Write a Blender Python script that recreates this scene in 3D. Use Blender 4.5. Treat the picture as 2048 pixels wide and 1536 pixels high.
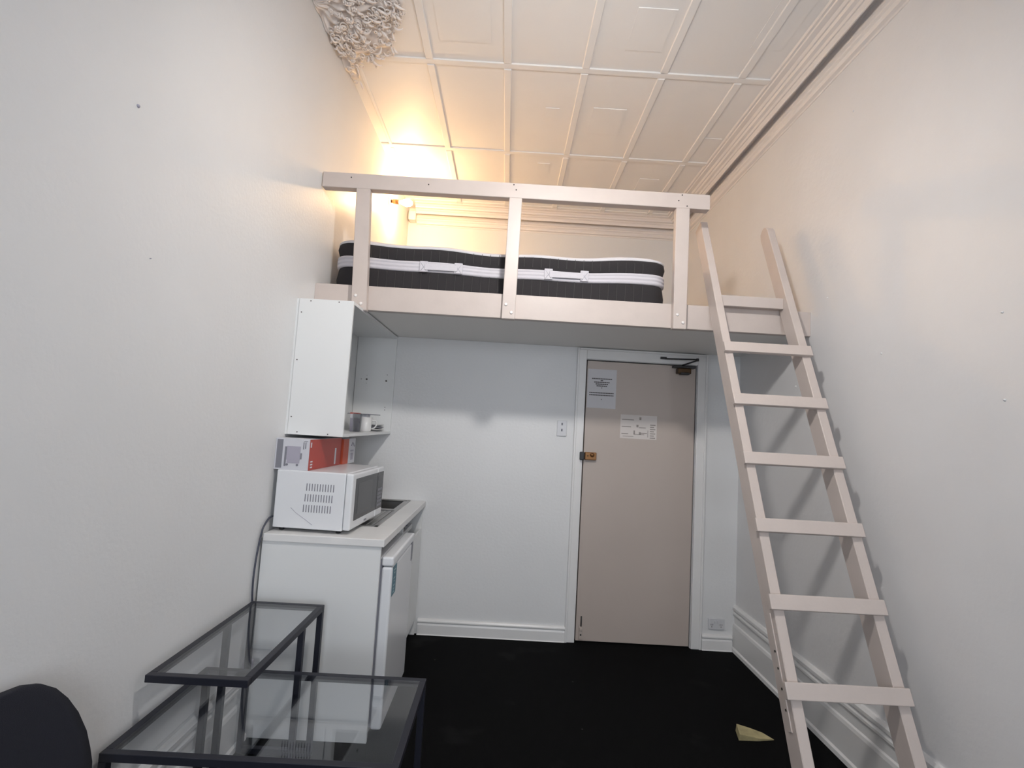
import bpy, bmesh, math, random
from mathutils import Vector, Matrix
random.seed(7)
for o in list(bpy.data.objects): bpy.data.objects.remove(o)
sc = bpy.context.scene
COL = sc.collection

# ------------------------------------------------------------------ camera
CX, CY, CZ = 1.1488, -3.7431, 1.5165
yaw, pit, rol = (math.radians(a) for a in (-0.4373, 4.7651, 3.2955))
fw = Vector((-math.sin(yaw)*math.cos(pit), math.cos(yaw)*math.cos(pit), math.sin(pit)))
rt = Vector((math.cos(yaw), math.sin(yaw), 0)); up = rt.cross(fw)
rt2 = rt*math.cos(rol)+up*math.sin(rol); up2 = -rt*math.sin(rol)+up*math.cos(rol)
cam = bpy.data.cameras.new('camera'); camo = bpy.data.objects.new('camera', cam); COL.objects.link(camo)
m = Matrix((rt2, up2, -fw)).transposed().to_4x4(); m.translation = (CX, CY, CZ); camo.matrix_world = m
cam.sensor_width = 36; cam.lens = 36*1005.63/2048; cam.clip_start = .05
sc.camera = camo

# ------------------------------------------------------------------ world, daylight, exposure
sc.view_settings.view_transform = 'Standard'; sc.view_settings.look = 'None'
sc.view_settings.gamma = 1; sc.view_settings.use_curve_mapping = False
sc.view_settings.exposure = 0.37
W = bpy.data.worlds.new('daylight'); sc.world = W; W.use_nodes = True
bg = W.node_tree.nodes['Background']; bg.inputs[0].default_value = (.83, .88, .97, 1); bg.inputs[1].default_value = 7.4
WIN = (.75, 2.15, .85, 2.75)      # window in the wall behind the camera: x0, x1, z0, z1
YF = -5.6
pl = bpy.data.lights.new('window_portal', 'AREA'); pl.shape = 'RECTANGLE'; pl.size = WIN[1]-WIN[0]; pl.size_y = WIN[3]-WIN[2]
pl.cycles.is_portal = True
po = bpy.data.objects.new('window_portal', pl); COL.objects.link(po)
po.location = ((WIN[0]+WIN[1])/2, YF-.02, (WIN[2]+WIN[3])/2); po.rotation_euler = (math.radians(90), 0, 0)
MAIN_POWER = 390.0        # emission of the pendant lens
WARM_POWER = 400.0        # emission of the loft bulb

# ------------------------------------------------------------------ materials
def mat(name, col, rough=.5, metal=0, bump=0, bscale=200, var=0, vscale=3, emit=None, spec=.5, detail=4, coat=0):
    M = bpy.data.materials.new(name); M.use_nodes = True; nt = M.node_tree; b = nt.nodes['Principled BSDF']
    b.inputs['Base Color'].default_value = (*col, 1); b.inputs['Roughness'].default_value = rough
    b.inputs['Metallic'].default_value = metal; b.inputs['Specular IOR Level'].default_value = spec
    b.inputs['Coat Weight'].default_value = coat
    tc = nt.nodes.new('ShaderNodeTexCoord')
    if bump:
        n = nt.nodes.new('ShaderNodeTexNoise'); n.inputs['Scale'].default_value = bscale; n.inputs['Detail'].default_value = detail
        nt.links.new(tc.outputs['Object'], n.inputs['Vector'])
        bm_ = nt.nodes.new('ShaderNodeBump'); bm_.inputs['Strength'].default_value = bump; bm_.inputs['Distance'].default_value = .004
        nt.links.new(n.outputs['Fac'], bm_.inputs['Height']); nt.links.new(bm_.outputs['Normal'], b.inputs['Normal'])
    if var:
        n2 = nt.nodes.new('ShaderNodeTexNoise'); n2.inputs['Scale'].default_value = vscale; n2.inputs['Detail'].default_value = 5
        nt.links.new(tc.outputs['Object'], n2.inputs['Vector'])
        r = nt.nodes.new('ShaderNodeMapRange'); r.inputs['From Min'].default_value = .3; r.inputs['From Max'].default_value = .7
        r.inputs['To Min'].default_value = 1-var; r.inputs['To Max'].default_value = 1+var
        nt.links.new(n2.outputs['Fac'], r.inputs['Value'])
        mx = nt.nodes.new('ShaderNodeVectorMath'); mx.operation = 'SCALE'; mx.inputs[0].default_value = col
        nt.links.new(r.outputs['Result'], mx.inputs['Scale']); nt.links.new(mx.outputs['Vector'], b.inputs['Base Color'])
    if emit:
        b.inputs['Emission Color'].default_value = (*emit[0], 1); b.inputs['Emission Strength'].default_value = emit[1]
    return M
M = {}
M['wall'] = mat('wall_paint', (.74, .74, .74), .42, bump=.22, bscale=55, var=.02, vscale=2)
M['wallr'] = mat('wall_paint_rough', (.74, .73, .73), .42, bump=.35, bscale=30, var=.03, vscale=2)
M['ceil'] = mat('ceiling_paint', (.84, .82, .80), .5, bump=.12, bscale=25, var=.02, vscale=2)
M['trim'] = mat('gloss_trim_paint', (.77, .76, .75), .3, bump=.08, bscale=30)
M['corn'] = mat('cornice_paint', (.80, .76, .735), .4)
M['pink'] = mat('pink_cream_wood_paint', (.56, .485, .445), .38, bump=.18, bscale=28, var=.03, vscale=9)
M['soffit'] = mat('soffit_paint', (.86, .84, .81), .5, bump=.08, bscale=20)
M['door'] = mat('taupe_door_paint', (.49, .42, .375), .42, bump=.06, bscale=90, var=.03, vscale=2)
M['dark'] = mat('dark_gap', (.03, .025, .022), .8)
M['mel'] = mat('white_melamine', (.76, .765, .76), .3)
M['melb'] = mat('worktop_laminate', (.76, .75, .74), .32, var=.03, vscale=6)
M['app'] = mat('appliance_white', (.76, .77, .79), .25)
M['steel'] = mat('stainless_steel', (.42, .41, .40), .3, metal=1)
M['chrome'] = mat('chrome', (.7, .7, .72), .15, metal=1)
M['blackm'] = mat('black_metal_paint', (.012, .013, .022), .45)
M['blackp'] = mat('black_plastic', (.02, .02, .022), .4)
M['blackg'] = mat('black_glass', (.03, .03, .032), .08)
M['mesh'] = mat('oven_window', (.07, .07, .072), .25)
M['brass'] = mat('brass', (.26, .13, .055), .35, metal=.8)
M['brassd'] = mat('dark_brass', (.08, .045, .02), .4, metal=.6)
M['paper'] = mat('paper', (.62, .61, .63), .7)
M['paperg'] = mat('paper_plan', (.66, .61, .58), .7)
M['ink'] = mat('ink', (.10, .09, .09), .8)
M['inkl'] = mat('ink_light', (.30, .27, .25), .8)
M['navy'] = mat('navy_fabric', (.011, .012, .021), .85, bump=.5, bscale=700)
M['red'] = mat('red_carton', (.42, .055, .04), .45)
M['orange'] = mat('orange_carton', (.50, .075, .03), .45)
M['cartw'] = mat('white_carton', (.62, .62, .66), .4)
M['cartg'] = mat('grey_print', (.22, .22, .25), .5)
M['cartl'] = mat('lilac_print', (.40, .38, .45), .5)
M['teal'] = mat('teal_sticker', (.015, .13, .19), .4)
M['tealw'] = mat('sticker_pale', (.35, .5, .52), .4)
M['mug'] = mat('glazed_mug', (.72, .71, .70), .15)
M['matd'] = mat('mattress_charcoal', (.024, .021, .023), .85, bump=.4, bscale=400)
M['matw'] = mat('mattress_white', (.60, .58, .62), .8, bump=.4, bscale=60)
M['matt'] = mat('mattress_quilt', (.68, .66, .68), .8, bump=.9, bscale=26, detail=2)
M['seam'] = mat('seam_thread', (.055, .05, .05), .8)
M['strip'] = mat('mattress_strip', (.42, .42, .46), .8)
M['timber'] = mat('raw_timber', (.42, .36, .19), .7, bump=.4, bscale=50, var=.2, vscale=20)
M['cordm'] = mat('cord_rubber', (.06, .065, .09), .5)
M['violet'] = mat('violet_plastic', (.13, .12, .2), .4)
M['rose'] = mat('rose_plaster', (.82, .76, .72), .55, bump=.15, bscale=60)
M['lens_cool'] = mat('lit_lens_cool', (1, 1, 1), .4, emit=((1.0, .965, .93), MAIN_POWER))
M['bulb_warm'] = mat('lit_bulb_warm', (1, .9, .7), .4, emit=((1.0, .62, .29), WARM_POWER))
M['glowplug'] = mat('outlet_plastic', (.62, .62, .64), .3)

# black carpet with pale lint
def carpet():
    Mt = mat('black_carpet', (.0045, .0045, .0048), .95, bump=.9, bscale=500, spec=.1)
    nt = Mt.node_tree; b = nt.nodes['Principled BSDF']; tc = nt.nodes.new('ShaderNodeTexCoord')
    v = nt.nodes.new('ShaderNodeTexVoronoi'); v.inputs['Scale'].default_value = 5.5; v.inputs['Randomness'].default_value = 1
    nt.links.new(tc.outputs['Object'], v.inputs['Vector'])
    r = nt.nodes.new('ShaderNodeMapRange'); r.inputs['From Min'].default_value = .02; r.inputs['From Max'].default_value = .035
    r.inputs['To Min'].default_value = 1; r.inputs['To Max'].default_value = 0; nt.links.new(v.outputs['Distance'], r.inputs['Value'])
    n = nt.nodes.new('ShaderNodeTexNoise'); n.inputs['Scale'].default_value = 2.2; n.inputs['Detail'].default_value = 6
    nt.links.new(tc.outputs['Object'], n.inputs['Vector'])
    r2 = nt.nodes.new('ShaderNodeMapRange'); r2.inputs['From Min'].default_value = .62; r2.inputs['From Max'].default_value = .8
    r2.inputs['To Max'].default_value = .12; nt.links.new(n.outputs['Fac'], r2.inputs['Value'])
    ad = nt.nodes.new('ShaderNodeMath'); ad.operation = 'ADD'; ad.use_clamp = True
    sc_ = nt.nodes.new('ShaderNodeMath'); sc_.operation = 'MULTIPLY'; sc_.inputs[1].default_value = .35
    nt.links.new(r.outputs['Result'], sc_.inputs[0]); nt.links.new(sc_.outputs[0], ad.inputs[0]); nt.links.new(r2.outputs['Result'], ad.inputs[1])
    mx = nt.nodes.new('ShaderNodeMix'); mx.data_type = 'RGBA'; mx.inputs[6].default_value = (.0045, .0045, .0048, 1); mx.inputs[7].default_value = (.12, .12, .12, 1)
    nt.links.new(ad.outputs[0], mx.inputs[0]); nt.links.new(mx.outputs[2], b.inputs['Base Color'])
    return Mt
M['carpet'] = carpet()

def glass(name, tint, ior=1.5):
    G = bpy.data.materials.new(name); G.use_nodes = True; nt = G.node_tree; nt.nodes.clear()
    out = nt.nodes.new('ShaderNodeOutputMaterial'); mix = nt.nodes.new('ShaderNodeMixShader')
    tr = nt.nodes.new('ShaderNodeBsdfTransparent'); tr.inputs[0].default_value = (*tint, 1)
    gl = nt.nodes.new('ShaderNodeBsdfGlossy'); gl.inputs['Roughness'].default_value = .02; gl.inputs[0].default_value = (1, 1, 1, 1)
    fr = nt.nodes.new('ShaderNodeFresnel'); ge = nt.nodes.new('ShaderNodeNewGeometry')
    mr = nt.nodes.new('ShaderNodeMapRange'); mr.inputs['To Min'].default_value = ior; mr.inputs['To Max'].default_value = 1/ior
    nt.links.new(ge.outputs['Backfacing'], mr.inputs['Value']); nt.links.new(mr.outputs['Result'], fr.inputs['IOR'])
    nt.links.new(fr.outputs[0], mix.inputs[0]); nt.links.new(tr.outputs[0], mix.inputs[1]); nt.links.new(gl.outputs[0], mix.inputs[2])
    nt.links.new(mix.outputs[0], out.inputs[0]); return G
M['glass'] = glass('table_glass', (.93, .94, .95))
M['wglass'] = glass('window_glass', (.97, .98, .98))
M['cglass'] = glass('drinking_glass', (.80, .81, .82))

# ------------------------------------------------------------------ mesh helpers
class MB:
    def __init__(s): s.bm = bmesh.new(); s.mats = []
    def mi(s, m):
        if m is None: return 0
        if m not in s.mats: s.mats.append(m)
        return s.mats.index(m)
    def box(s, x0, x1, y0, y1, z0, z1, bev=0, m=None, seg=2):
        t = bmesh.new(); bmesh.ops.create_cube(t, size=1)
        for v in t.verts:
            v.co = Vector(((x0+x1)/2+v.co.x*(x1-x0), (y0+y1)/2+v.co.y*(y1-y0), (z0+z1)/2+v.co.z*(z1-z0)))
        if bev: bmesh.ops.bevel(t, geom=t.edges[:]+t.verts[:], offset=bev, segments=seg, profile=.5, affect='EDGES')
        s.merge(t, m); return s
    def merge(s, t, m=None, mtx=None):
        i = s.mi(m); mp = {}
        for v in t.verts: mp[v] = s.bm.verts.new(mtx @ v.co if mtx else v.co)
        for f in t.faces:
            try: nf = s.bm.faces.new([mp[v] for v in f.verts]); nf.material_index = i; nf.smooth = f.smooth
            except ValueError: pass
        t.free()
    def prism(s, pts, axis, a0, a1, m=None):
        """closed polygon pts (two coords) swept along axis 0/1/2"""
        def mk(p, a):
            return Vector((a, p[0], p[1])) if axis == 0 else Vector((p[0], a, p[1])) if axis == 1 else Vector((p[0], p[1], a))
        i = s.mi(m); A = [s.bm.verts.new(mk(p, a0)) for p in pts]; B = [s.bm.verts.new(mk(p, a1)) for p in pts]
        n = len(pts)
        for k in range(n): s.bm.faces.new((A[k], A[(k+1) % n], B[(k+1) % n], B[k])).material_index = i
        s.bm.faces.new(A).material_index = i; s.bm.faces.new(B[::-1]).material_index = i; return s
    def tube(s, pts, r, n=8, m=None, cap=True, radii=None):
        pts = [Vector(p) for p in pts]; i = s.mi(m); rings = []
        prev = None
        for k, p in enumerate(pts):
            d = (pts[min(k+1, len(pts)-1)]-pts[max(k-1, 0)]).normalized()
            if prev is None:
                a = Vector((0, 0, 1)) if abs(d.z) < .9 else Vector((1, 0, 0)); u = d.cross(a).normalized()
            else:
                u = (prev-d*prev.dot(d)).normalized()
            prev = u; w = d.cross(u); rr = radii[k] if radii else r
            rings.append([s.bm.verts.new(p+(u*math.cos(t)+w*math.sin(t))*rr) for t in (2*math.pi*j/n for j in range(n))])
        for a, b in zip(rings, rings[1:]):
            for j in range(n):
                f = s.bm.faces.new((a[j], a[(j+1) % n], b[(j+1) % n], b[j])); f.smooth = True; f.material_index = i
        if cap:
            s.bm.faces.new(rings[0][::-1]).material_index = i; s.bm.faces.new(rings[-1]).material_index = i
        return s
    def lathe(s, prof, c, ax=(0, 0, 1), n=24, m=None):
        ax = Vector(ax).normalized(); a = Vector((1, 0, 0)) if abs(ax.x) < .9 else Vector((0, 1, 0))
        u = ax.cross(a).normalized(); w = ax.cross(u); c = Vector(c); i = s.mi(m); rings = []
        for r, h in prof:
            r = max(r, 1e-4)
            rings.append([s.bm.verts.new(c+ax*h+(u*math.cos(t)+w*math.sin(t))*r) for t in (2*math.pi*j/n for j in range(n))])
        for a_, b_ in zip(rings, rings[1:]):
            for j in range(n):
                f = s.bm.faces.new((a_[j], a_[(j+1) % n], b_[(j+1) % n], b_[j])); f.smooth = True; f.material_index = i
        s.bm.faces.new(rings[0][::-1]).material_index = i; s.bm.faces.new(rings[-1]).material_index = i
        return s
    def quad(s, pts, m=None):
        s.bm.faces.new([s.bm.verts.new(Vector(p)) for p in pts]).material_index = s.mi(m); return s
def wloc(o):
    v = Vector((0, 0, 0))
    while o: v += Vector(o.location); o = o.parent
    return v
def part(name, mb, material, parent=None, local=False, origin=None, smooth=False):
    """link a mesh; vertices given in world coordinates unless local"""
    me = bpy.data.meshes.new(name)
    off = Vector((0, 0, 0))
    loc = Vector((0, 0, 0))
    if not local:
        if parent: off = wloc(parent)
        if origin is not None: loc = Vector(origin)-off; off = Vector(origin)
    if off.length: bmesh.ops.translate(mb.bm, verts=mb.bm.verts[:], vec=-off)
    bmesh.ops.recalc_face_normals(mb.bm, faces=mb.bm.faces[:])
    if smooth:
        for f in mb.bm.faces: f.smooth = True
    mb.bm.to_mesh(me); mb.bm.free()
    ms = mb.mats if mb.mats else [material]
    for mm in ms: me.materials.append(M[mm])
    o = bpy.data.objects.new(name, me); COL.objects.link(o); o.location = loc
    if parent: o.parent = parent
    return o
def thing(name, label, cat, loc, rotz=0, group=None):
    o = bpy.data.objects.new(name, None); COL.objects.link(o); o.location = loc; o.rotation_euler = (0, 0, rotz)
    o.empty_display_size = .1; o['label'] = label; o['category'] = cat
    if group: o['group'] = group
    return o
def tag(o, label, cat, group=None):
    o['label'] = label; o['category'] = cat
    if group: o['group'] = group
    return o
def struct(name, mb, material, label=None, cat=None, parent=None, origin=None):
    o = part(name, mb, material, parent, origin=origin)
    o['kind'] = 'structure'
    if label: o['label'] = label; o['category'] = cat
    return o

XR, YB, H = 2.888, 1.42, 3.747
YL, ZT, ZB = -.875, 2.277, 2.136
DX0, DX1 = 1.734, 2.554

# ------------------------------------------------------------------ room shell
struct('floor', MB().box(-.1, XR+.1, YF-.1, .12, -.1, 0), 'carpet', 'worn black carpet flecked with pale lint', 'floor')
struct('wall_left', MB().box(-.12, 0, YF-.1, YB+.12, 0, H+.1), 'wall', 'tall plain white wall on the left beside the kitchenette', 'wall')
struct('wall_right', MB().box(XR, XR+.12, YF-.1, YB+.12, 0, H+.1), 'wallr', 'tall white wall on the right behind the ladder', 'wall')
wb = MB().box(0, DX0-.006, 0, .1, 0, ZB-.001).box(DX1+.006, XR, 0, .1, 0, ZB-.001).box(DX0-.006, DX1+.006, 0, .1, 2.046, ZB-.001)
struct('wall_back', wb, 'wall', 'white back wall with the door, under the loft', 'wall')
struct('wall_back_upper', MB().box(0, XR, YB, YB+.12, ZB, H), 'wall', 'cream lit wall behind the mattress above the loft', 'wall')
x0, x1, z0, z1 = WIN
struct('wall_front', MB().box(0, x0, YF-.1, YF, 0, H).box(x1, XR, YF-.1, YF, 0, H).box(x0, x1, YF-.1, YF, 0, z0).box(x0, x1, YF-.1, YF, z1, H), 'wall', 'wall with the window behind the viewer', 'wall')
wf = MB()
for a, b in ((x0, x0+.06), (x1-.06, x1)): wf.box(a, b, YF-.07, YF-.02, z0, z1)
for a, b in ((z0, z0+.06), (z1-.06, z1), ((z0+z1)/2-.025, (z0+z1)/2+.025)): wf.box(x0+.06, x1-.06, YF-.07, YF-.02, a, b)
win = struct('window_1', wf, 'trim', 'white sash window behind the viewer', 'window')
part('window_pane', MB().box(x0+.06, x1-.06, YF-.05, YF-.046, z0+.06, z1-.06), 'wglass', win)

ceil = struct('ceiling', MB().box(-.1, XR+.1, YF-.1, YB+.12, H, H+.1), 'ceil', 'cream panelled ceiling with raised batten grid', 'ceiling')
BX = [.5488+.4832*k for k in range(5)]
CYS = [.2001+.9919*k for k in range(-6, 2)]
bat = lambda a, b, c, d, t=.012: MB().box(a, b, c, d, H-t, H+.002, bev=.004, seg=1)
for cy in CYS:
    if cy > YF: part('ceiling_batten', bat(.005, 2.665, cy-.024, cy+.024, .009), 'ceil', ceil)
ys = [YF]+[c for c in CYS if c > YF]+[YB-.22]
for bx in [.083]+BX:
    w = .012 if bx < .2 else .024
    for a, b in zip(ys, ys[1:]): part('ceiling_batten', bat(bx-w, bx+w, a+.024, b-.024), 'ceil', ceil)
for (a, b, c, d) in ((.63, .935, -1.30, -.965), (1.298, 1.395, -.40, -.27), (1.63, 1.86, -.432, -.126), (1.29, 1.392, .345, .50), (2.20, 2.37, .50, .72), (2.46, 2.64, -.16, .02), (1.72, 1.93, -1.28, -.98), (2.42, 2.60, -1.9, -1.05)):
    part('ceiling_patch', MB().box(a, b, c, d, H-.004, H+.001), 'ceil', ceil)

prof = [(0, 0), (.23, 0), (.222, .010), (.208, .010), (.203, .017), (.172, .019), (.160, .031), (.150, .031), (.143, .046), (.122, .049), (.113, .060), (.104, .060), (.096, .070), (.094, .089), (.086, .089), (.080, .03),
        (.02, .03), (.02, .098), (.046, .100), (.046, .112), (.034, .118), (.034, .130), (.024, .138), (.024, .150), (.030, .155), (.026, .168), (.008, .175), (.006, .184), (0, .185)]
def cornice(name, kind):
    b = MB(); rings = []
    if kind == 'r':
        A = [b.bm.verts.new((XR-u, YB-u, H-v)) for u, v in prof]; B = [b.bm.verts.new((XR-u, YF, H-v)) for u, v in prof]
    else:
        A = [b.bm.verts.new((XR-u, YB-u, H-v)) for u, v in prof]; B = [b.bm.verts.new((.09, YB-u, H-v)) for u, v in prof]
    n = len(prof)
    for k in range(n): b.bm.faces.new((A[k], A[(k+1) % n], B[(k+1) % n], B[k]))
    b.bm.faces.new(A); b.bm.faces.new(B[::-1])
    return struct(name, b, 'corn', 'stepped plaster cornice running along the right wall' if kind == 'r' else 'stepped plaster cornice on the far wall above the mattress', 'cornice')
cornice('trim_1', 'r'); tb = cornice('trim_2', 'b')
part('stop_block', MB().box(.012, .09, YB-.10, YB, H-.16, H-.06, bev=.012), 'corn', tb)

# small flaws on the walls
LPTS = [(-2.305, 2.401, 0.006), (-2.184, 1.976, 0.002)]
RPTS = [(-0.732, 1.853, 0.005), (-1.027, 2.322, 0.005), (-1.427, 1.954, 0.005), (-2.005, 2.019, 0.005), (-2.006, 1.706, 0.005), (-1.235, 3.277, 0.005)]
def lumps(pts, ax, wall, m):
    for y, z, r in pts:
        part('paint_lump', MB().lathe([(r, -.001), (r*.8, .003), (r*.3, .006), (0, .006)], (0 if ax > 0 else XR, y, z), (ax, 0, 0), 10), m, bpy.data.objects[wall])
lumps(LPTS, 1, 'wall_left', 'cartl'); lumps(RPTS, -1, 'wall_right', 'wallr')
# baseboards
pr = [(0, 0), (0, .32), (.012, .318), (.022, .305), (.022, .288), (.010, .278), (.018, .264), (.018, .252), (.008, .242), (.008, .194), (.016, .188), (.020, .172), (.018, .03), (.028, .022), (.030, 0)]
struct('baseboard_right', MB().prism([(XR-u, v) for u, v in pr], 1, YF, -.0), 'trim', 'tall moulded white skirting along the right wall', 'baseboard')
struct('baseboard_left', MB().prism([(u, v) for u, v in pr], 1, YF, -1.265), 'trim', 'tall moulded white skirting on the left wall behind the glass tables', 'baseboard')
pb = [(0, 0), (0, .108), (-.014, .106), (-.022, .096), (-.022, .088), (-.012, .08), (-.018, .066), (-.018, .006), (-.024, 0)]
struct('baseboard_back', MB().prism([(a, b) for a, b in pb], 0, .60, 1.655), 'trim', 'low white skirting between kitchenette and door', 'baseboard')
struct('baseboard_corner', MB().prism([(a*1.15, b) for a, b in pb], 0, 2.64, XR-.031), 'trim', 'short white skirting right of the door', 'baseboard')

# door, frame
ar = MB()
def arch(b, xa, xb, za, zb):
    b.box(xa, xb, -.018, 0, za, zb, bev=.004)
arch(ar, 1.660, DX0-.008, 0, 2.118); arch(ar, DX1+.008, 2.632, 0, 2.118); arch(ar, DX0-.008, DX1+.008, 2.048, 2.118)
ar.box(1.655, 1.672, -.026, 0, 0, 2.13, bev=.004); ar.box(2.620, 2.637, -.026, 0, 0, 2.13, bev=.004); ar.box(1.672, 2.620, -.026, 0, 2.115, 2.13, bev=.004)
struct('trim_3', ar, 'trim', 'white architrave around the taupe door', 'door frame')
door = thing('door_1', 'flat taupe door with brass latch and two papers', 'door', ((DX0+DX1)/2, .005, .008)); door['kind'] = 'structure'
part('door_panel', MB().box(DX0+.002, DX1-.002, .002, .042, .010, 2.038, bev=.002), 'door', door)
part('gap_backing', MB().box(DX0-.006, DX1+.006, .05, .1, 0, 2.046), 'dark', door)  # added dark slab: blocks light leaks and paints the shade in the gaps
lk = part('rim_lock', MB().box(1.742, 1.828, -.026, .002, 1.300, 1.357, bev=.005), 'brass', door)
part('lock_keyhole', MB().lathe([(.006, 0), (.006, .003)], (1.763, -.0255, 1.330), (0, -1, 0), 12), 'brassd', lk)
part('lock_knob', MB().lathe([(.013, 0), (.016, .010), (.012, .018), (.0, .02)], (1.795, -.026, 1.338), (0, -1, 0), 16), 'brass', lk)
part('strike_box', MB().box(1.703, 1.736, -.048, -.016, 1.298, 1.358, bev=.006), 'blackp', door)
bl = MB().box(1.757, 1.785, -.010, .002, .025, .115, bev=.003); bl.box(1.76, 1.782, -.018, .0, .085, .105, bev=.003)
bo = part('bolt_plate', bl, 'door', door)
part('bolt_rod', MB().tube([(1.771, -.012, .115), (1.771, -.012, .185)], .005, 8), 'blackp', bo)
part('bolt_hole', MB().lathe([(.006, 0), (.006, .002)], (1.771, -.010, .055), (0, -1, 0), 10), 'blackp', bo)
dc = MB().box(2.40, 2.50, -.055, .002, 1.975, 2.015, bev=.006); dc.lathe([(.020, 0), (.020, .09)], (2.405, -.03, 2.0), (1, 0, 0), 16)
cl = part('closer_body', dc, 'brassd', door)
part('closer_cover', MB().box(2.37, 2.535, -.045, .002, 2.018, 2.034, bev=.003).box(2.42, 2.485, -.062, -.02, 1.968, 1.984, bev=.003), 'blackp', cl)
part('closer_arm', MB().tube([(2.44, -.03, 2.04), (2.525, -.10, 2.072)], .006, 6).tube([(2.525, -.10, 2.078), (2.31, -.03, 2.082)], .006, 6).lathe([(.01, 0), (.01, .02)], (2.525, -.10, 2.066), (0, 0, 1), 10).box(2.275, 2.32, -.035, -.018, 2.078, 2.095, bev=.002), 'blackp', cl)

# papers on the door
t = thing('notice_sheet', 'white printed notice sheet on the upper left of the door', 'paper', (1.85, -.001, 1.69))
part('sheet', MB().box(1.742, 1.958, .0006, .0016, 1.686, 1.978), 'paper', t)
b = MB(); cxp = 1.85
for z, w in ((1.906, .152), (1.893, .022), (1.880, .118), (1.866, .095), (1.852, .080), (1.838, .006), (1.800, .184), (1.783, .184), (1.752, .006)):
    n = max(1, int(w/.012)); xx = cxp-w/2
    for k in range(n):
        ww = w/n; b.box(xx+k*ww, xx+(k+.86)*ww, .0001, .0006, z-.0038, z+.0038)
part('printing', b, 'ink', t)
t = thing('floor_plan_sheet', 'creased evacuation plan sheet taped at the middle of the door', 'paper', (2.135, -.001, 1.48))
part('sheet', MB().box(2.0, 2.272, .0006, .0016, 1.474, 1.650), 'paperg', t)
b = MB()
for k in range(3): b.box(2.01, 2.10-.02*k, .0001, .0006, 1.61-.052*k, 1.616-.052*k)
for (a, c, z, h) in ((2.10, 2.18, 1.505, .004), (2.02, 2.10, 1.488, .004), (2.10, 2.11, 1.505, .03), (2.12, 2.135, 1.560, .018), (2.14, 2.19, 1.555, .006), (2.14, 2.155, 1.505, .02), (2.155, 2.20, 1.515, .006), (2.205, 2.209, 1.49, .05), (2.14, 2.155, 1.615, .02)):
    b.box(a, c, .0001, .0006, z, z+h)
for k in range(7): b.box(2.222, 2.262-.01*(k % 2), .0001, .0006, 1.482+.016*k, 1.489+.016*k)
part('printing', b, 'inkl', t)

# switch and socket
t = thing('light_switch', 'white double light switch plate left of the door frame', 'light switch', (1.565, 0, 1.52))
part('plate', MB().box(1.529, 1.602, -.010, 0, 1.462, 1.578, bev=.004), 'glowplug', t)
for z in (1.552, 1.508): part('rocker', MB().box(1.560, 1.571, -.015, -.008, z-.009, z+.009, bev=.002), 'cartg', t)
t = thing('wall_socket', 'white double power socket low on the wall right of the door', 'power socket', (2.746, 0, .18))
part('plate', MB().box(2.688, 2.805, -.012, 0, .143, .219, bev=.004), 'glowplug', t)
for x in (2.713, 2.779):
    b = MB()
    b.box(x-.008, x-.005, -.0135, -.011, .172, .182); b.box(x+.005, x+.008, -.0135, -.011, .172, .182); b.box(x-.0015, x+.0015, -.0135, -.011, .158, .167)
    part('socket_holes', b, 'ink', t)
for x in (2.735, 2.757): part('rocker', MB().box(x-.005, x+.005, -.016, -.010, .188, .204, bev=.001), 'glowplug', t)

# ------------------------------------------------------------------ ceiling rose, cut off by the wall
rose = thing('ceiling_rose', 'ornate scrolled plaster ceiling rose cut off by the left wall', 'ceiling ornament', (.15, -1.2, H))
RC = Vector((.0, -1.26))
def rad(th):      # th from -90 (towards camera) to +90 (far end)
    t = abs(math.degrees(th))
    base = .45 + .10*math.sin(max(0, t-20)/70*math.pi/2)**2 + (.12 if t > 84 else 0)
    return base + .022*math.sin(th*9) + .012*math.sin(th*23)
b = MB(); NR, NT = 34, 120; grid = []
for i in range(NT+1):
    th = math.radians(-90+180*i/NT); row = []
    for j in range(NR+1):
        s_ = j/NR; r = rad(th)*s_; x = RC.x+.002+r*math.cos(th); y = RC.y+r*math.sin(th)
        ridge = .012*math.sin(th*16+s_*9)*math.sin(s_*math.pi)+.010*math.sin(s_*26)
        h = .012+.045*(1-s_**2)+ridge
        if j == NR: h = -.001
        row.append(b.bm.verts.new((max(x, .002), y, H-max(h, .002 if j < NR else -.001))))
    grid.append(row)
for i in range(NT):
    for j in range(NR):
        if j == 0:
            try: b.bm.faces.new((grid[i][0], grid[i][1], grid[i+1][1]))
            except ValueError: pass
        else: b.bm.faces.new((grid[i][j], grid[i][j+1], grid[i+1][j+1], grid[i+1][j]))
part('plaster_base', b, 'rose', rose, smooth=True)
rr = random.Random(3); sb = MB(); lb = MB(); fb = MB()
def spot(th, s_): 
    r = rad(th)*s_; return RC.x+r*math.cos(th), RC.y+r*math.sin(th)
for k in range(240):
    th = math.radians(rr.uniform(-88, 88)); s_ = math.sqrt(rr.uniform(.1, 1.0)); x, y = spot(th, s_)
    R0 = rr.uniform(.012, .030)
    if x < R0+.006: continue
    z = H-(.022+.05*(1-s_**2)); a0 = rr.uniform(0, 6.28); sg = rr.choice((-1, 1)); pts = []; rad_ = []
    for q in range(20):
        u = q/19; ang = a0+sg*u*9.5; R_ = R0*(1-.85*u)
        pts.append((x+R_*math.cos(ang), y+R_*math.sin(ang), z-.018*u)); rad_.append(.0022+.002*math.sin(u*3))
    sb.tube(pts, .005, 6, radii=rad_)
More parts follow.
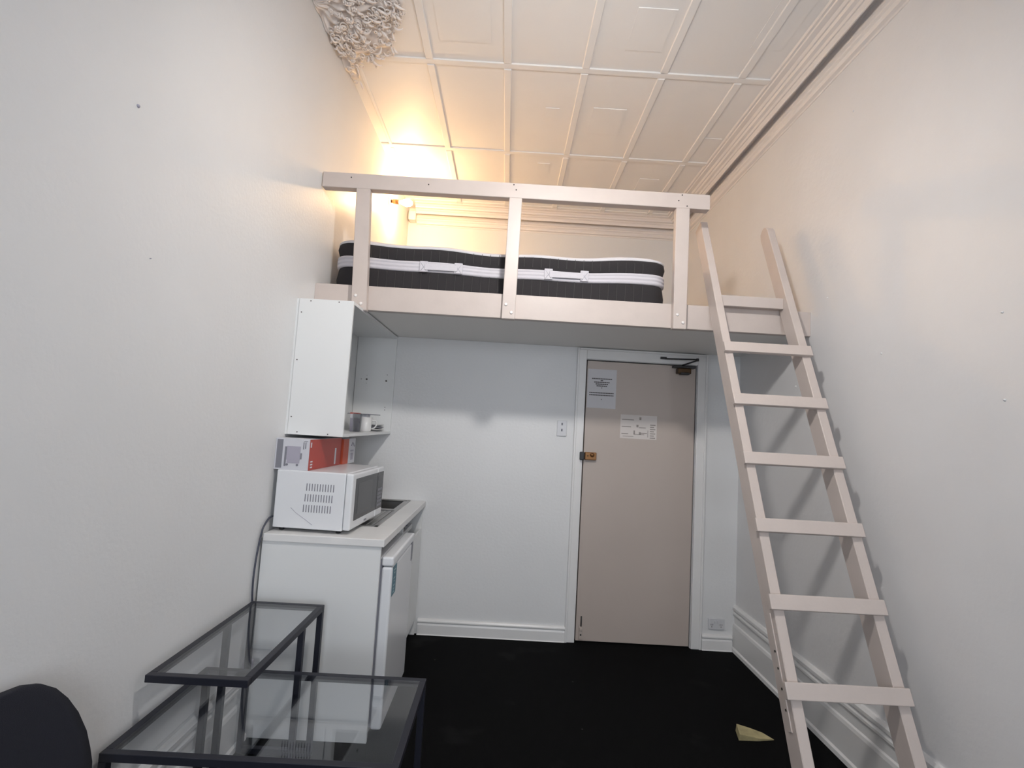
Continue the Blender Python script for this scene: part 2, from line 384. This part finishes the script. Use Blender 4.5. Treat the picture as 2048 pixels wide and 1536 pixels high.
for k in range(130):
    th = math.radians(rr.uniform(-88, 89)); s_ = rr.choice((rr.uniform(.3, .75), rr.uniform(.8, 1.04))); x, y = spot(th, s_)
    if x < .012: continue
    L = rr.uniform(.03, .08); z = H-(.02+.045*(1-min(s_, 1)**2)); d = th+rr.uniform(-.8, .8); cur = rr.uniform(-1.2, 1.2)
    pts = []; rad_ = []
    for q in range(9):
        u = q/8; dd = d+cur*u; pts.append((max(.008, x+L*u*math.cos(dd)), y+L*u*math.sin(dd), z-.022*math.sin(u*2.6))); rad_.append(.001+.006*math.sin(math.pi*min(1, u*.9+.08)))
    lb.tube(pts, .006, 6, radii=rad_)
for k in range(46):
    th = math.radians(rr.uniform(-85, 85)); s_ = rr.uniform(.2, .97); x, y = spot(th, s_)
    if x < .03: continue
    z = H-(.03+.05*(1-s_**2)); R0 = rr.uniform(.008, .016)
    for q in range(5):
        a = q*1.2566; fb.lathe([(.002, 0), (R0*.55, .006), (R0*.4, .013), (.001, .015)], (x+R0*.8*math.cos(a), y+R0*.8*math.sin(a), z), (0, 0, -1), 7)
    fb.lathe([(.002, 0), (R0*.35, .012), (.001, .02)], (x, y, z-.002), (0, 0, -1), 7)
part('scrolls', sb, 'rose', rose); part('leaves', lb, 'rose', rose); part('rosettes', fb, 'rose', rose)

# ------------------------------------------------------------------ loft platform
loft = thing('loft_platform', 'pink-cream timber loft platform with guard rail spanning the room', 'loft', (XR/2, YL, ZB))
part('front_beam', MB().box(.0, XR, YL, YL+.045, ZB-.002, ZT, bev=.003), 'pink', loft)
part('soffit_board', MB().box(.0, XR, YL+.045, YB, ZB, ZB+.02), 'soffit', loft)
part('deck', MB().box(.0, XR, YL+.045, YB, ZB+.02, 2.245), 'pink', loft)
part('guard_rail', MB().box(.004, 2.265, YL-.045, YL+.012, 2.837, 2.927, bev=.004), 'pink', loft)
for (xb0, xb1, xt0, xt1) in ((.231, .318, .204, .285), (1.088, 1.165, 1.093, 1.168), (2.070, 2.146, 2.068, 2.148)):
    b = MB(); y0, y1 = YL-.045, YL-.0005; zb_, zt_ = 2.122, 2.838
    vs = [b.bm.verts.new(p) for p in ((xb0, y0, zb_), (xb1, y0, zb_), (xb1, y1, zb_), (xb0, y1, zb_), (xt0, y0, zt_), (xt1, y0, zt_), (xt1, y1, zt_), (xt0, y1, zt_))]
    for f in ((0, 1, 2, 3), (4, 7, 6, 5), (0, 4, 5, 1), (1, 5, 6, 2), (2, 6, 7, 3), (3, 7, 4, 0)): b.bm.faces.new([vs[i] for i in f])
    bmesh.ops.bevel(b.bm, geom=b.bm.edges[:], offset=.003, segments=1, affect='EDGES')
    post = part('post', b, 'pink', loft)
    for dx, z in ((.022, 2.205), (.055, 2.160)):
        part('bolt', MB().lathe([(.009, 0), (.009, .004), (.005, .006)], (xb0+dx, y0, z), (0, -1, 0), 12), 'corn', post)
for x, z in ((.17, 2.90), (.62, 2.885), (1.115, 2.915), (1.13, 2.885), (2.10, 2.915), (2.08, 2.88), (2.13, 2.85)):
    part('nail_head', MB().lathe([(.004, 0), (.004, .002)], (x, YL-.0445, z), (0, -1, 0), 8), 'dark', loft)

# mattress
def rr_outline(x0, x1, y0, y1, r, n=8):
    P = []
    for cx, cy, a in ((x1-r, y0+r, -90), (x1-r, y1-r, 0), (x0+r, y1-r, 90), (x0+r, y0+r, 180)):
        for k in range(n+1):
            t = math.radians(a+90*k/n); P.append((cx+r*math.cos(t), cy+r*math.sin(t)))
    return P
def subdiv(P, step=.06):
    Q = []
    for a, b in zip(P, P[1:]+P[:1]):
        L = math.hypot(b[0]-a[0], b[1]-a[1]); n = max(1, int(L/step))
        for k in range(n): Q.append((a[0]+(b[0]-a[0])*k/n, a[1]+(b[1]-a[1])*k/n))
    return Q
MX0, MX1, MY0, MY1 = .045, 2.085, -.735, .64
OUT = subdiv(rr_outline(MX0, MX1, MY0, MY1, .10))
def band(outs, m):
    """outs = list of (inset, z) ; skin between"""
    b = MB(); cx, cy = (MX0+MX1)/2, (MY0+MY1)/2; rings = []
    for ins, z in outs:
        ring = []
        for x, y in OUT:
            w = 1.0; dx, dy = x-cx, y-cy
            sx = (abs(dx)-ins)/abs(dx) if abs(dx) > .3 else 1; sy = (abs(dy)-ins)/abs(dy) if abs(dy) > .3 else 1
            lift = .012*math.sin(x*3.1+1)+.006*math.sin(x*11)
            ring.append(b.bm.verts.new((cx+dx*sx, cy+dy*sy, z+lift*(z-2.24)/.32)))
        rings.append(ring)
    n = len(OUT)
    for A, B in zip(rings, rings[1:]):
        for k in range(n):
            f = b.bm.faces.new((A[k], A[(k+1) % n], B[(k+1) % n], B[k])); f.smooth = True
    return b, rings
mt = thing('mattress', 'thick charcoal and white mattress lying on the loft behind the rail', 'mattress', ((MX0+MX1)/2, (MY0+MY1)/2, 2.245))
b, R = band([(.03, 2.247), (.008, 2.255), (.0, 2.29), (-.004, 2.35), (.004, 2.412), (.008, 2.422), (.008, 2.478), (.004, 2.488), (-.006, 2.53), (-.002, 2.556), (.01, 2.564)], 'matd')
b.bm.faces.new(R[0][::-1]); b.bm.faces.new(R[-1])
part('side_panel', b, 'matd', mt)
b, R = band([(.006, 2.418), (-.004, 2.421), (-.006, 2.436), (.000, 2.440), (-.006, 2.444), (-.006, 2.458), (.000, 2.462), (-.006, 2.466), (-.005, 2.480), (.006, 2.483)], 'matw')
part('border_stripe', b, 'matw', mt)
b, R = band([(.0, 2.558), (-.004, 2.563), (.0, 2.572), (.02, 2.584), (.06, 2.592)], 'matt')
b.bm.faces.new(R[-1]); part('quilted_top', b, 'matt', mt)
b = MB(); x = MX0+.12
while x < MX1-.1:
    for za, zb_ in ((2.26, 2.412), (2.490, 2.552)):
        b.box(x-.0012, x+.0012, MY0-.0065, MY0+.01, za, zb_)
    x += .052
part('stitching', b, 'seam', mt)
for xa, xb in ((.57, .83), (1.33, 1.60)):
    b = MB()
    b.box(xa+.03, xb-.03, MY0-.020, MY0-.012, 2.430, 2.468, bev=.003)
    for s0 in (xa, xb-.05):
        b.box(s0, s0+.05, MY0-.016, MY0-.004, 2.418, 2.484, bev=.003)
    h = part('carry_handle', b, 'matw', mt)
    b = MB()
    for s0 in (xa, xb-.05):
        for q in (-1, 1): b.tube([(s0+.025-.018*q, MY0-.0165, 2.422), (s0+.025+.018*q, MY0-.0165, 2.472)], .0015, 5)
    part('cross_stitch', b, 'strip', h)

# ------------------------------------------------------------------ ladder
lad = thing('loft_ladder', 'pink-cream painted wooden ladder leaning on the loft at right', 'ladder', (2.52, -2.0, 0))
SL = .4514
def fy(z): return -1.0891-SL*(2.0242-z)
ang = math.atan(SL); nrm = Vector((0, math.cos(ang), -math.sin(ang)))   # away from the climber
dirv = Vector((0, math.sin(ang), math.cos(ang)))
def stringer(xa, xb, ztop, rnd):
    b = MB(); D = .092; P = []
    bot = Vector((0, fy(0), 0))
    # side outline: bottom cut level with the floor
    top = Vector((0, fy(ztop), ztop))
    P = [bot, top]
    if rnd:
        P = [bot, top-dirv*.05, top-dirv*.02+nrm*.008, top+nrm*.028, top+nrm*.055, top-dirv*.015+nrm*.082, top-dirv*.05+nrm*D]
    else: P = [bot, top, top+nrm*D]
    dz = D*math.sin(ang)
    # back edge hits the floor further back
    back = bot+nrm*D; back = back+dirv*((0-back.z)/dirv.z)
    P.append(back)
    A = [b.bm.verts.new((xa, p.y, p.z)) for p in P]; B = [b.bm.verts.new((xb, p.y, p.z)) for p in P]; n = len(P)
    for k in range(n): b.bm.faces.new((A[k], A[(k+1) % n], B[(k+1) % n], B[k]))
    b.bm.faces.new(A[::-1]); b.bm.faces.new(B)
    bmesh.ops.bevel(b.bm, geom=b.bm.edges[:], offset=.003, segments=1, affect='EDGES')
    return b
s1 = part('side_rail', stringer(2.288, 2.331, 2.853, False), 'pink', lad)
s2 = part('side_rail', stringer(2.700, 2.745, 2.862, True), 'pink', lad)
b = MB()
mtx = Matrix(((1, 0, 0, 0), (0, dirv.y, nrm.y, 0), (0, dirv.z, nrm.z, 0), (0, 0, 0, 1)))
def along(z): return Vector((0, fy(z), z))
def lbox(b, xa, xb, zref, l0, l1, n0, n1, bev=.002):
    t = MB().box(xa, xb, l0, l1, n0, n1, bev=bev); o_ = along(zref)
    for v in t.bm.verts:
        p = o_+dirv*v.co.y+nrm*v.co.z; v.co = Vector((v.co.x, p.y, p.z))
    b.merge(t.bm)
for i in range(7):
    z = 2.0242-.2853*i
    b = MB(); lbox(b, 2.281-.0028*i, 2.749, z, -.060, 0, -.021, .0003, .003)
    part('rung', b, 'pink', lad)
b = MB(); b.box(2.331, 2.700, -.925, -.885, 2.272, 2.335, bev=.003); part('rung', b, 'pink', lad)
b = MB(); lbox(b, 2.2835, 2.288, .62, -.19, .22, .03, .055, .001)
st = part('side_strip', b, 'pink', lad)
for k in (-.05, .02, .08, -.12):
    o_ = along(.62)+dirv*k+nrm*.042
    part('screw_hole', MB().lathe([(.005, 0), (.005, .002)], (2.2838, o_.y, o_.z), (-1, 0, 0), 8), 'dark', st)

# ------------------------------------------------------------------ kitchenette
BY0 = -1.255
kb = thing('kitchen_bench', 'white laminate kitchen bench with end panels under the microwave', 'kitchen cabinet', (.3, -.63, 0))
part('end_panel', MB().box(.012, .583, BY0, BY0+.018, 0, .900, bev=.001), 'mel', kb)
part('end_panel', MB().box(.012, .583, -.026, -.030+.02, 0, .900, bev=.001), 'mel', kb)
part('divider_panel', MB().box(.012, .56, -.605, -.589, 0, .899), 'mel', kb)
cd = part('door', MB().box(.565, .582, -.585, -.030, .10, .740, bev=.002), 'mel', kb)
part('handle', MB().tube([(.583, -.55, .66), (.603, -.55, .655), (.603, -.55, .56), (.583, -.55, .555)], .005, 8), 'blackp', cd)
part('kick_board', MB().box(.50, .515, -.585, -.03, 0, .10), 'mel', kb)
part('crossbar', MB().box(.50, .516, -.589, -.03, .745, .775).box(.42, .50, -.18, -.03, .766, .775), 'mel', kb)
wt = MB(); ZW = .936; SX0, SX1, SY0, SY1 = .10, .495, -.985, -.045
wt.box(.017, .599, BY0-.009, SY0+.01, ZW-.036, ZW, bev=.003)
wt.box(.017, .599, SY1-.01, -.002, ZW-.036, ZW, bev=.003)
wt.box(.017, SX0+.01, SY0+.01, SY1-.01, ZW-.036, ZW); wt.box(SX1-.01, .599, SY0+.01, SY1-.01, ZW-.036, ZW, bev=.003)
wo = tag(part('worktop', wt, 'melb', origin=(.3, -.63, ZW-.036)), 'white laminate worktop with a stainless sink set into it', 'worktop')
# sink
sk = thing('kitchen_sink', 'stainless steel inset sink with ribbed drainer behind the microwave', 'sink', ((SX0+SX1)/2, (SY0+SY1)/2, ZW))
b = MB(); bz = ZW+.002; bowl = (.145, .455, -.42, -.085)
rim = [(SX0, SX1, SY0, SY0+.02), (SX0, SX1, SY1-.02, SY1), (SX0, SX0+.02, SY0, SY1), (SX1-.02, SX1, SY0, SY1)]
for a in rim: b.box(*a, ZW-.001, ZW+.005, bev=.002)
b.box(SX0+.02, bowl[0], bowl[2], bowl[3], ZW-.004, bz); b.box(bowl[1], SX1-.02, bowl[2], bowl[3], ZW-.004, bz)
b.box(SX0+.02, SX1-.02, bowl[3], SY1-.02, ZW-.004, bz); b.box(SX0+.02, SX1-.02, bowl[2]-.05, bowl[2], ZW-.004, bz)
b.box(SX0+.02, SX1-.02, SY0+.02, bowl[2]-.05, ZW-.006, ZW-.003)
part('rim', b, 'steel', sk)
b = MB()
for k in range(9):
    x = SX0+.05+k*.037; b.box(x, x+.014, SY0+.04, bowl[2]-.07, ZW-.004, ZW+.002, bev=.002)
part('drainer_ribs', b, 'steel', sk)
b = MB(); x0_, x1_, y0_, y1_ = bowl; zb_ = ZW-.15
for q in (((x0_, y0_), (x1_, y0_)), ((x1_, y0_), (x1_, y1_)), ((x1_, y1_), (x0_, y1_)), ((x0_, y1_), (x0_, y0_))):
    (ax_, ay_), (bx_, by_) = q; b.quad([(ax_, ay_, ZW), (bx_, by_, ZW), (bx_, by_, zb_), (ax_, ay_, zb_)])
b.quad([(x0_, y0_, zb_), (x1_, y0_, zb_), (x1_, y1_, zb_), (x0_, y1_, zb_)])
b.lathe([(.03, 0), (.03, .002), (.02, .001)], ((x0_+x1_)/2, (y0_+y1_)/2, zb_), (0, 0, 1), 18)
part('bowl', b, 'steel', sk)
part('waste_pipe', MB().tube([(.3, -.25, zb_-.002), (.3, -.25, zb_-.12), (.34, -.30, zb_-.17), (.40, -.36, zb_-.12), (.44, -.40, zb_-.10)], .02, 12), 'chrome', sk)
tag(part('spray_bottle', MB().lathe([(.028, 0), (.03, .01), (.03, .09), (.012, .12), (.012, .14), (.0, .142)], (.47, -.12, .777), (0, 0, 1), 16), 'violet', origin=(.47, -.12, .777)), 'small violet bottle on the ledge under the worktop beside the sink pipe', 'bottle')

# fridge
fr = thing('bar_fridge', 'white bar fridge under the worktop with a teal sticker', 'fridge', (.33, -.94, 0))
part('body', MB().box(.04, .578, -1.228, -.665, .02, .838, bev=.006), 'app', fr)
fd = part('door', MB().box(.588, .640, -1.230, -.665, .045, .800, bev=.012, seg=3), 'app', fr)
b = MB().box(.586, .644, -1.232, -.663, .803, .848, bev=.010, seg=3)
part('top_cap', b, 'app', fr)
part('door_seal', MB().box(.577, .589, -1.222, -.672, .055, .83), 'cartg', fr)
part('handle_recess', MB().box(.636, .6415, -.73, -.685, .70, .82, bev=.002), 'cartg', fd)
sk2 = MB(); sk2.box(.6395, .6408, -1.212, -1.125, .655, .795)
stk = part('sticker', sk2, 'teal', fd)
b = MB()
for k, (w, z) in enumerate(((.03, .775), (.02, .76), (.034, .735), (.012, .72), (.03, .70), (.022, .683), (.03, .668))):
    b.box(.6406, .6412, -1.17-w/2, -1.17+w/2, z-.003, z+.003)
part('sticker_print', b, 'tealw', stk)
for x in (.09, .53):
    for y in (-1.19, -.70): part('foot', MB().lathe([(.016, 0), (.016, .021)], (x, y, 0), (0, 0, 1), 12), 'blackp', fr)

# microwave (own axes: u = depth towards the room, v = width towards the back wall)
mw = thing('microwave_oven', 'white microwave oven with black glass door standing on the bench', 'microwave', (.0256, -1.1961, ZW), -.0555)
def L(name, b, m, p=mw): return part(name, b, m, p, local=True)
D, Wd, h = .349, .5186, .2819; zf = .017
L('casing', MB().box(0, D, 0, Wd, zf, zf+h, bev=.005), 'app')
dr = L('door', MB().box(D+.002, D+.038, .0, Wd*.76, zf+.004, zf+h-.002, bev=.008, seg=3), 'app')
L('door_window', MB().box(D+.0375, D+.0395, .045, Wd*.755, zf+.045, zf+h-.028, bev=.0008, seg=1), 'blackg', dr)
L('window_mesh', MB().box(D+.039, D+.0402, .085, Wd*.60, zf+.075, zf+h-.055), 'mesh', dr)
cp = L('control_panel', MB().box(D+.002, D+.038, Wd*.765, Wd, zf+.004, zf+h-.002, bev=.008, seg=3), 'app')
L('panel_face', MB().box(D+.0375, D+.0395, Wd*.768, Wd-.012, zf+.045, zf+h-.028), 'blackg', cp)
L('display', MB().box(D+.039, D+.0402, Wd*.80, Wd-.03, zf+h-.075, zf+h-.05), 'mesh', cp)
b = MB()
for r_ in range(5):
    for c_ in range(3): b.box(D+.039, D+.0405, Wd*.80+c_*.027, Wd*.80+c_*.027+.020, zf+.06+r_*.022, zf+.06+r_*.022+.014)
L('buttons', b, 'cartg', cp)
L('badge', MB().box(D+.0378, D+.0386, Wd*.40, Wd*.48, zf+.016, zf+.026), 'cartg', dr)
b = MB()
for r_ in range(3):
    for c_ in range(11):
        x = .155+c_*.0135+r_*-.004; z = zf+.222-r_*.052
        t = MB().box(x, x+.0045, -.0006, .0012, z-.036, z, bev=0); b.merge(t.bm)
L('side_vents', b, 'cartg')
L('scuff_mark', MB().tube([(.085, -.0004, zf+.10), (.115, -.0004, zf+.075), (.165, -.0004, zf+.045), (.20, -.0004, zf+.022)], .0010, 5), 'cartl')
for x in (.03, D-.03):
    for y in (.04, Wd-.04): L('foot', MB().lathe([(.012, 0), (.012, .018)], (x, y, 0), (0, 0, 1), 10), 'blackp')
ZM = ZW+zf+h
# cord
cb = bpy.data.curves.new('c', 'CURVE')
pts = [(.03, -1.12, .99), (.012, -1.19, 1.0), (.010, -1.25, .965), (.010, -1.268, .93), (.010, -1.292, .85), (.010, -1.305, .75), (.010, -1.300, .66), (.010, -1.285, .58), (.010, -1.280, .50), (.012, -1.283, .43), (.012, -1.29, .36)]
def smooth_pts(P, n=6):
    P = [Vector(p) for p in P]; Q = []
    for i in range(len(P)-1):
        p0, p1, p2, p3 = P[max(i-1, 0)], P[i], P[i+1], P[min(i+2, len(P)-1)]
        for k in range(n):
            t = k/n; Q.append(.5*((2*p1)+(-p0+p2)*t+(2*p0-5*p1+4*p2-p3)*t*t+(-p0+3*p1-3*p2+p3)*t**3))
    Q.append(P[-1]); return Q
cd_ = thing('power_cord', 'grey power cord hanging down the wall behind the microwave', 'power cord', (.01, -1.28, .36))
part('cord', MB().tube(smooth_pts(pts), .0045, 8), 'cordm', cd_)
part('plug', MB().box(.0, .035, -1.31, -1.27, .325, .362, bev=.006), 'cartl', cd_)

# boxes on the microwave
t = thing('toaster_box', 'red and white toaster carton lying on the microwave, nearest the viewer', 'box', (.10, -1.0, ZM), -.05)
bw, bl_, bh = .176, .415, .156
def L2(name, b, m, p): return part(name, b, m, p, local=True)
L2('carton', MB().box(-.09, -.09+bw, -.19, -.19+bl_, 0, bh, bev=.001), 'cartw', t)
xr = -.09+bw
L2('red_side', MB().box(xr-.0006, xr+.0012, -.1915, .225, .001, bh-.001), 'red', t)
yn = -.1905
L2('grey_strip', MB().box(-.082, -.052, yn-.0008, yn+.0005, .008, bh-.006), 'cartg', t)
b = MB().box(-.030, .040, yn-.001, yn+.0005, .050, .118, bev=.0004, seg=1); b.box(-.026, .038, yn-.001, yn+.0005, .034, .050)
pic = L2('toaster_picture', b, 'cartl', t)
L2('picture_handle', MB().box(-.040, -.031, yn-.0012, yn+.0005, .018, .115).box(.041, .048, yn-.0012, yn+.0005, .055, .085), 'cartg', pic)
L2('picture_knobs', MB().lathe([(.006, 0), (.006, .0008)], (-.024, yn-.0004, .026), (0, -1, 0), 10).lathe([(.006, 0), (.006, .0008)], (.028, yn-.0004, .026), (0, -1, 0), 10), 'cartg', pic)
L2('carton_print', MB().box(.052, .056, yn-.001, yn+.0005, .105, .14).box(.062, .066, yn-.001, yn+.0005, .108, .14).box(.054, .074, yn-.001, yn+.0005, .143, .146), 'cartg', t)
b = MB().box(xr+.001, xr+.0016, .135, .155, .01, .10)
for k in range(3): b.box(xr+.001, xr+.0016, -.175, -.150, .012+.014*k, .019+.014*k)
b.box(xr+.001, xr+.0016, -.185, -.172, .115, .14)
L2('white_print', b, 'cartw', t)
t = thing('kettle_box', 'orange and white kettle carton on the microwave behind the red one', 'box', (.11, -.66, ZM), -.05)
L2('carton', MB().box(-.09, .102, -.10, .10, 0, .150, bev=.001), 'cartw', t)
L2('orange_side', MB().box(.1014, .1032, -.1005, -.015, .001, .149).box(-.0895, .1015, -.1012, -.0998, .001, .149), 'orange', t)
b = MB().tube([(.1030, .03, .105), (.1030, .045, .125), (.1030, .065, .12), (.1030, .078, .10)], .003, 6)
b.box(.1018, .1034, .022, .072, .070, .080); b.box(.1018, .1034, .028, .068, .02, .062)
L2('kettle_picture', b, 'cartl', t)

# wall cabinet
wc = thing('wall_cabinet', 'open-fronted white wall cabinet on the left wall under the loft', 'cabinet', (.15, -.55, 1.408))
CY0, CYE, CZ0, CZ1, CXE = -1.098, -.002, 1.408, 2.130, .303
part('back_board', MB().box(.0, .012, CY0+.004, CYE, CZ0, CZ1), 'mel', wc)
part('side_panel', MB().box(.014, CXE, CY0, CY0+.016, CZ0, CZ1, bev=.001), 'mel', wc)
part('side_panel', MB().box(.014, CXE, CYE-.016, CYE, CZ0, CZ1, bev=.001), 'mel', wc)
part('bottom_panel', MB().box(.013, CXE-.001, CY0+.016, CYE-.016, CZ0, CZ0+.016), 'mel', wc)
part('top_panel', MB().box(.013, CXE-.001, CY0+.016, CYE-.016, CZ1-.016, CZ1), 'mel', wc)
for x, z in ((.075, CZ1-.012), (.225, CZ1-.010), (.030, CZ1-.075), (.030, 1.80), (.028, 1.50), (.065, CZ0+.014), (.225, CZ0+.010)):
    part('screw', MB().lathe([(.0035, 0), (.0035, .001)], (x, CY0-.0003, z), (0, -1, 0), 8), 'ink', wc)
for x, z, r in ((.10, 1.80, .007), (.245, 1.795, .007), (.06, 1.80, .003), (.10, 1.83, .002), (.25, 1.84, .003), (.10, 1.77, .002), (.25, 1.60, .003), (.25, 1.58, .003)):
    part('shelf_pin', MB().lathe([(r, 0), (r, .004)], (x, CYE-.0155, z), (0, -1, 0), 8), 'ink', wc)
ZS = CZ0+.016
t = thing('drinking_glass', 'clear drinking glass at the near end of the cabinet shelf', 'glass', (.215, -.56, ZS))
part('glass_body', MB().lathe([(.024, 0), (.030, .10), (.031, .115), (.028, .114), (.022, .006), (.0, .005)], (.215, -.56, ZS), n=20), 'cglass', t)
t = thing('tea_carton', 'small white carton with red top edge between glass and mug', 'box', (.175, -.475, ZS))
part('carton', MB().box(.15, .20, -.50, -.45, ZS, ZS+.085, bev=.002), 'cartl', t)
part('carton_lid', MB().box(.149, .201, -.501, -.449, ZS+.085, ZS+.118, bev=.002), 'cartw', t)
part('lid_stripe', MB().box(.1485, .2015, -.5015, -.4485, ZS+.112, ZS+.120), 'red', t)
t = thing('mug', 'plain white mug with handle on the cabinet shelf', 'mug', (.225, -.40, ZS))
part('cup', MB().lathe([(.032, 0), (.036, .01), (.039, .095), (.036, .095), (.033, .012), (0, .010)], (.225, -.40, ZS), n=28), 'mug', t)
hp = [(.225+.037*.9, -.40+.037*.4, ZS+.075), (.225+.058, -.40+.030, ZS+.072), (.225+.062, -.40+.033, ZS+.048), (.225+.050, -.40+.026, ZS+.026), (.225+.034, -.40+.015, ZS+.022)]
part('handle', MB().tube(smooth_pts(hp, 4), .005, 8), 'mug', t)
t = thing('baking_tray', 'dark thin tray edge standing behind the mug', 'tray', (.20, -.26, ZS))
part('tray', MB().box(.07, .265, -.31, -.19, ZS+.112, ZS+.118, bev=.002), 'cartg', t)
part('tray_stand', MB().box(.10, .20, -.29, -.21, ZS, ZS+.112, bev=.002), 'cartw', t)
for k in range(3):
    o = tag(part('plate', MB().lathe([(.04, 0), (.05, .003), (.085, .012), (.086, .015), (.05, .007), (0, .006)], (.185, -.10, ZS+.017*k), n=32), 'mug' if k != 1 else 'cartg', origin=(.185, -.10, ZS+.017*k)),
            ['bottom white plate of the small stack at the far end of the cabinet', 'grey middle plate of the stack at the far end of the cabinet', 'top white plate of the stack at the far end of the cabinet'][k], 'plate', 'plates stacked in the cabinet')

# ------------------------------------------------------------------ glass tables
def bars(name_label, cat, x0, x1, y0, y1, z, legs, feet, loc):
    t = thing(name_label[0], name_label[1], cat, loc); w = .024
    b = MB(); hh = .024
    b.box(x0, x1, y0, y0+w, z-hh, z, bev=.002); b.box(x0, x1, y1-w, y1, z-hh, z, bev=.002)
    b.box(x0, x0+w, y0+w, y1-w, z-hh, z, bev=.002); b.box(x1-w, x1, y0+w, y1-w, z-hh, z, bev=.002)
    part('frame', b, 'blackm', t)
    part('glass_top', MB().box(x0+w-.001, x1-w+.001, y0+w-.001, y1-w+.001, z-.007, z-.001), 'glass', t)
    for (lx, ly) in legs: part('leg', MB().box(lx, lx+w, ly, ly+w, 0, z-hh, bev=.002), 'blackm', t)
    if feet:
        b = MB()
        for f_ in feet: b.box(*f_, 0, .024, bev=.002)
        part('floor_bar', b, 'blackm', t)
    return t
w = .024
lx0, lx1, ly0, ly1 = .022, .893, -2.182, -1.652
bars(('coffee_table', 'low black metal table with clear glass top in the foreground'), 'table', lx0, lx1, ly0, ly1, .5,
     [(lx0, ly0), (lx1-w, ly0), (lx0, ly1-w), (lx1-w, ly1-w)], None, (.46, -1.9, 0))
ux0, ux1, uy0, uy1 = .034, .366, -2.036, -1.345
bars(('laptop_stand', 'narrow taller black table with glass top overhanging the low table'), 'table', ux0, ux1, uy0, uy1, .65,
     [(ux0, uy1-w), (ux1-w, uy1-w), (ux0, uy1-.235), (ux1-w, uy1-.235)],
     [(ux0+w, ux1-w, uy1-w, uy1), (ux0+w, ux1-w, uy1-.235, uy1-.211)], (.2, -1.45, 0))

# ------------------------------------------------------------------ chair
ch = thing('chair', 'navy chair with rounded back standing beside the left wall at the bottom left corner', 'chair', (.27, -2.58, 0), math.radians(-90))
# local axes: the back stretches along x, the sitter faces +y
def Lc(name, b, m, p=ch, s=False): return part(name, b, m, p, local=True, smooth=s)
HW = [(.44, .265), (.50, .27), (.56, .272), (.60, .265), (.65, .253), (.71, .228), (.76, .198), (.80, .165), (.83, .125), (.845, .085), (.85, .04)]
b = MB(); NU = 16; G = {}
for side in (0, 1):
    for j, (zz, hw) in enumerate(HW):
        for i in range(NU+1):
            u = -1+2*i/NU; x = hw*u; v = (zz-.44)/.4
            y = -.185-.035*v+.25*x*x+(.012 if side else -.012)*(1-.5*abs(u)**6)
            G[side, i, j] = b.bm.verts.new((x, y, zz))
NV = len(HW)-1
for side in (0, 1):
    for i in range(NU):
        for j in range(NV): b.bm.faces.new((G[side, i, j], G[side, i+1, j], G[side, i+1, j+1], G[side, i, j+1]))
for j in range(NV):
    for i in (0, NU): b.bm.faces.new((G[0, i, j], G[0, i, j+1], G[1, i, j+1], G[1, i, j]))
for i in range(NU):
    for j in (0, NV): b.bm.faces.new((G[0, i, j], G[0, i+1, j], G[1, i+1, j], G[1, i, j]))
Lc('backrest', b, 'navy', s=True)
Lc('seat', MB().box(-.225, .225, -.165, .25, .42, .465, bev=.02, seg=4), 'navy')
for sx in (-1, 1):
    for y0_, y1_ in ((-.08, -.13), (.22, .26)):
        Lc('leg', MB().tube([(sx*.17, y0_, .425), (sx*.20, y1_, .0)], .012, 10), 'blackm')

# ------------------------------------------------------------------ loose timber wedge
b = MB(); P = [(2.418, -1.075), (2.44, -.99), (2.50, -1.005), (2.560, -1.02), (2.603, -1.058), (2.52, -1.072)]
A = [b.bm.verts.new((x, y, .0)) for x, y in P]; hs = [.030, .034, .026, .014, .003, .012]
B = [b.bm.verts.new((x+.004, y, hh)) for (x, y), hh in zip(P, hs)]
for k in range(6): b.bm.faces.new((A[k], A[(k+1) % 6], B[(k+1) % 6], B[k]))
b.bm.faces.new(A[::-1]); b.bm.faces.new(B)
tag(part('timber_wedge', b, 'timber', origin=(2.5, -1.04, 0)), 'small splintered raw timber wedge lying on the black carpet', 'piece of wood')

# ------------------------------------------------------------------ lamps
t = thing('wall_light', 'lit bare bulb lamp on the left wall above the mattress', 'lamp', (0, .595, 3.446))
part('wall_plate', MB().lathe([(.045, 0), (.045, .006), (.030, .014), (0, .014)], (0, .595, 3.446), (1, 0, 0), 24), 'corn', t)
part('lamp_holder', MB().lathe([(.014, .012), (.016, .03), (.020, .034), (.020, .085), (.017, .088)], (0, .595, 3.446), (1, 0, -.05), 20), 'brass', t)
c = (.084, .595, 3.442)
part('light_bulb', MB().lathe([(.013, 0), (.015, .02), (.028, .05), (.032, .075), (.028, .10), (.015, .118), (.0, .122)], c, (1, 0, -.05), 20), 'bulb_warm', t)
t = thing('pendant_light', 'lit lamp hanging from the ceiling just above the view, with an added directional head', 'lamp', (1.38, -2.37, H))
part('canopy', MB().lathe([(.05, 0), (.045, .025), (.01, .04)], (1.38, -2.37, H), (0, 0, -1), 20), 'trim', t)
part('stem', MB().tube([(1.38, -2.37, H-.03), (1.38, -2.37, 3.20), (1.38, -2.42, 3.10)], .008, 8), 'cartw', t)
ax = (0, math.cos(math.radians(40)), -math.sin(math.radians(40)))
part('lamp_head', MB().lathe([(.02, -.09), (.05, -.08), (.085, -.01), (.090, .004), (.078, .004), (.074, -.004)], (1.38, -2.37, 3.08), ax, 28), 'cartw', t)  # head form and tilt invented to throw the lamp's light onto the back wall
part('lamp_lens', MB().lathe([(.0, .0), (.076, .0), (.074, .003), (.0, .014)], (1.38, -2.37, 3.08), ax, 28), 'lens_cool', t)
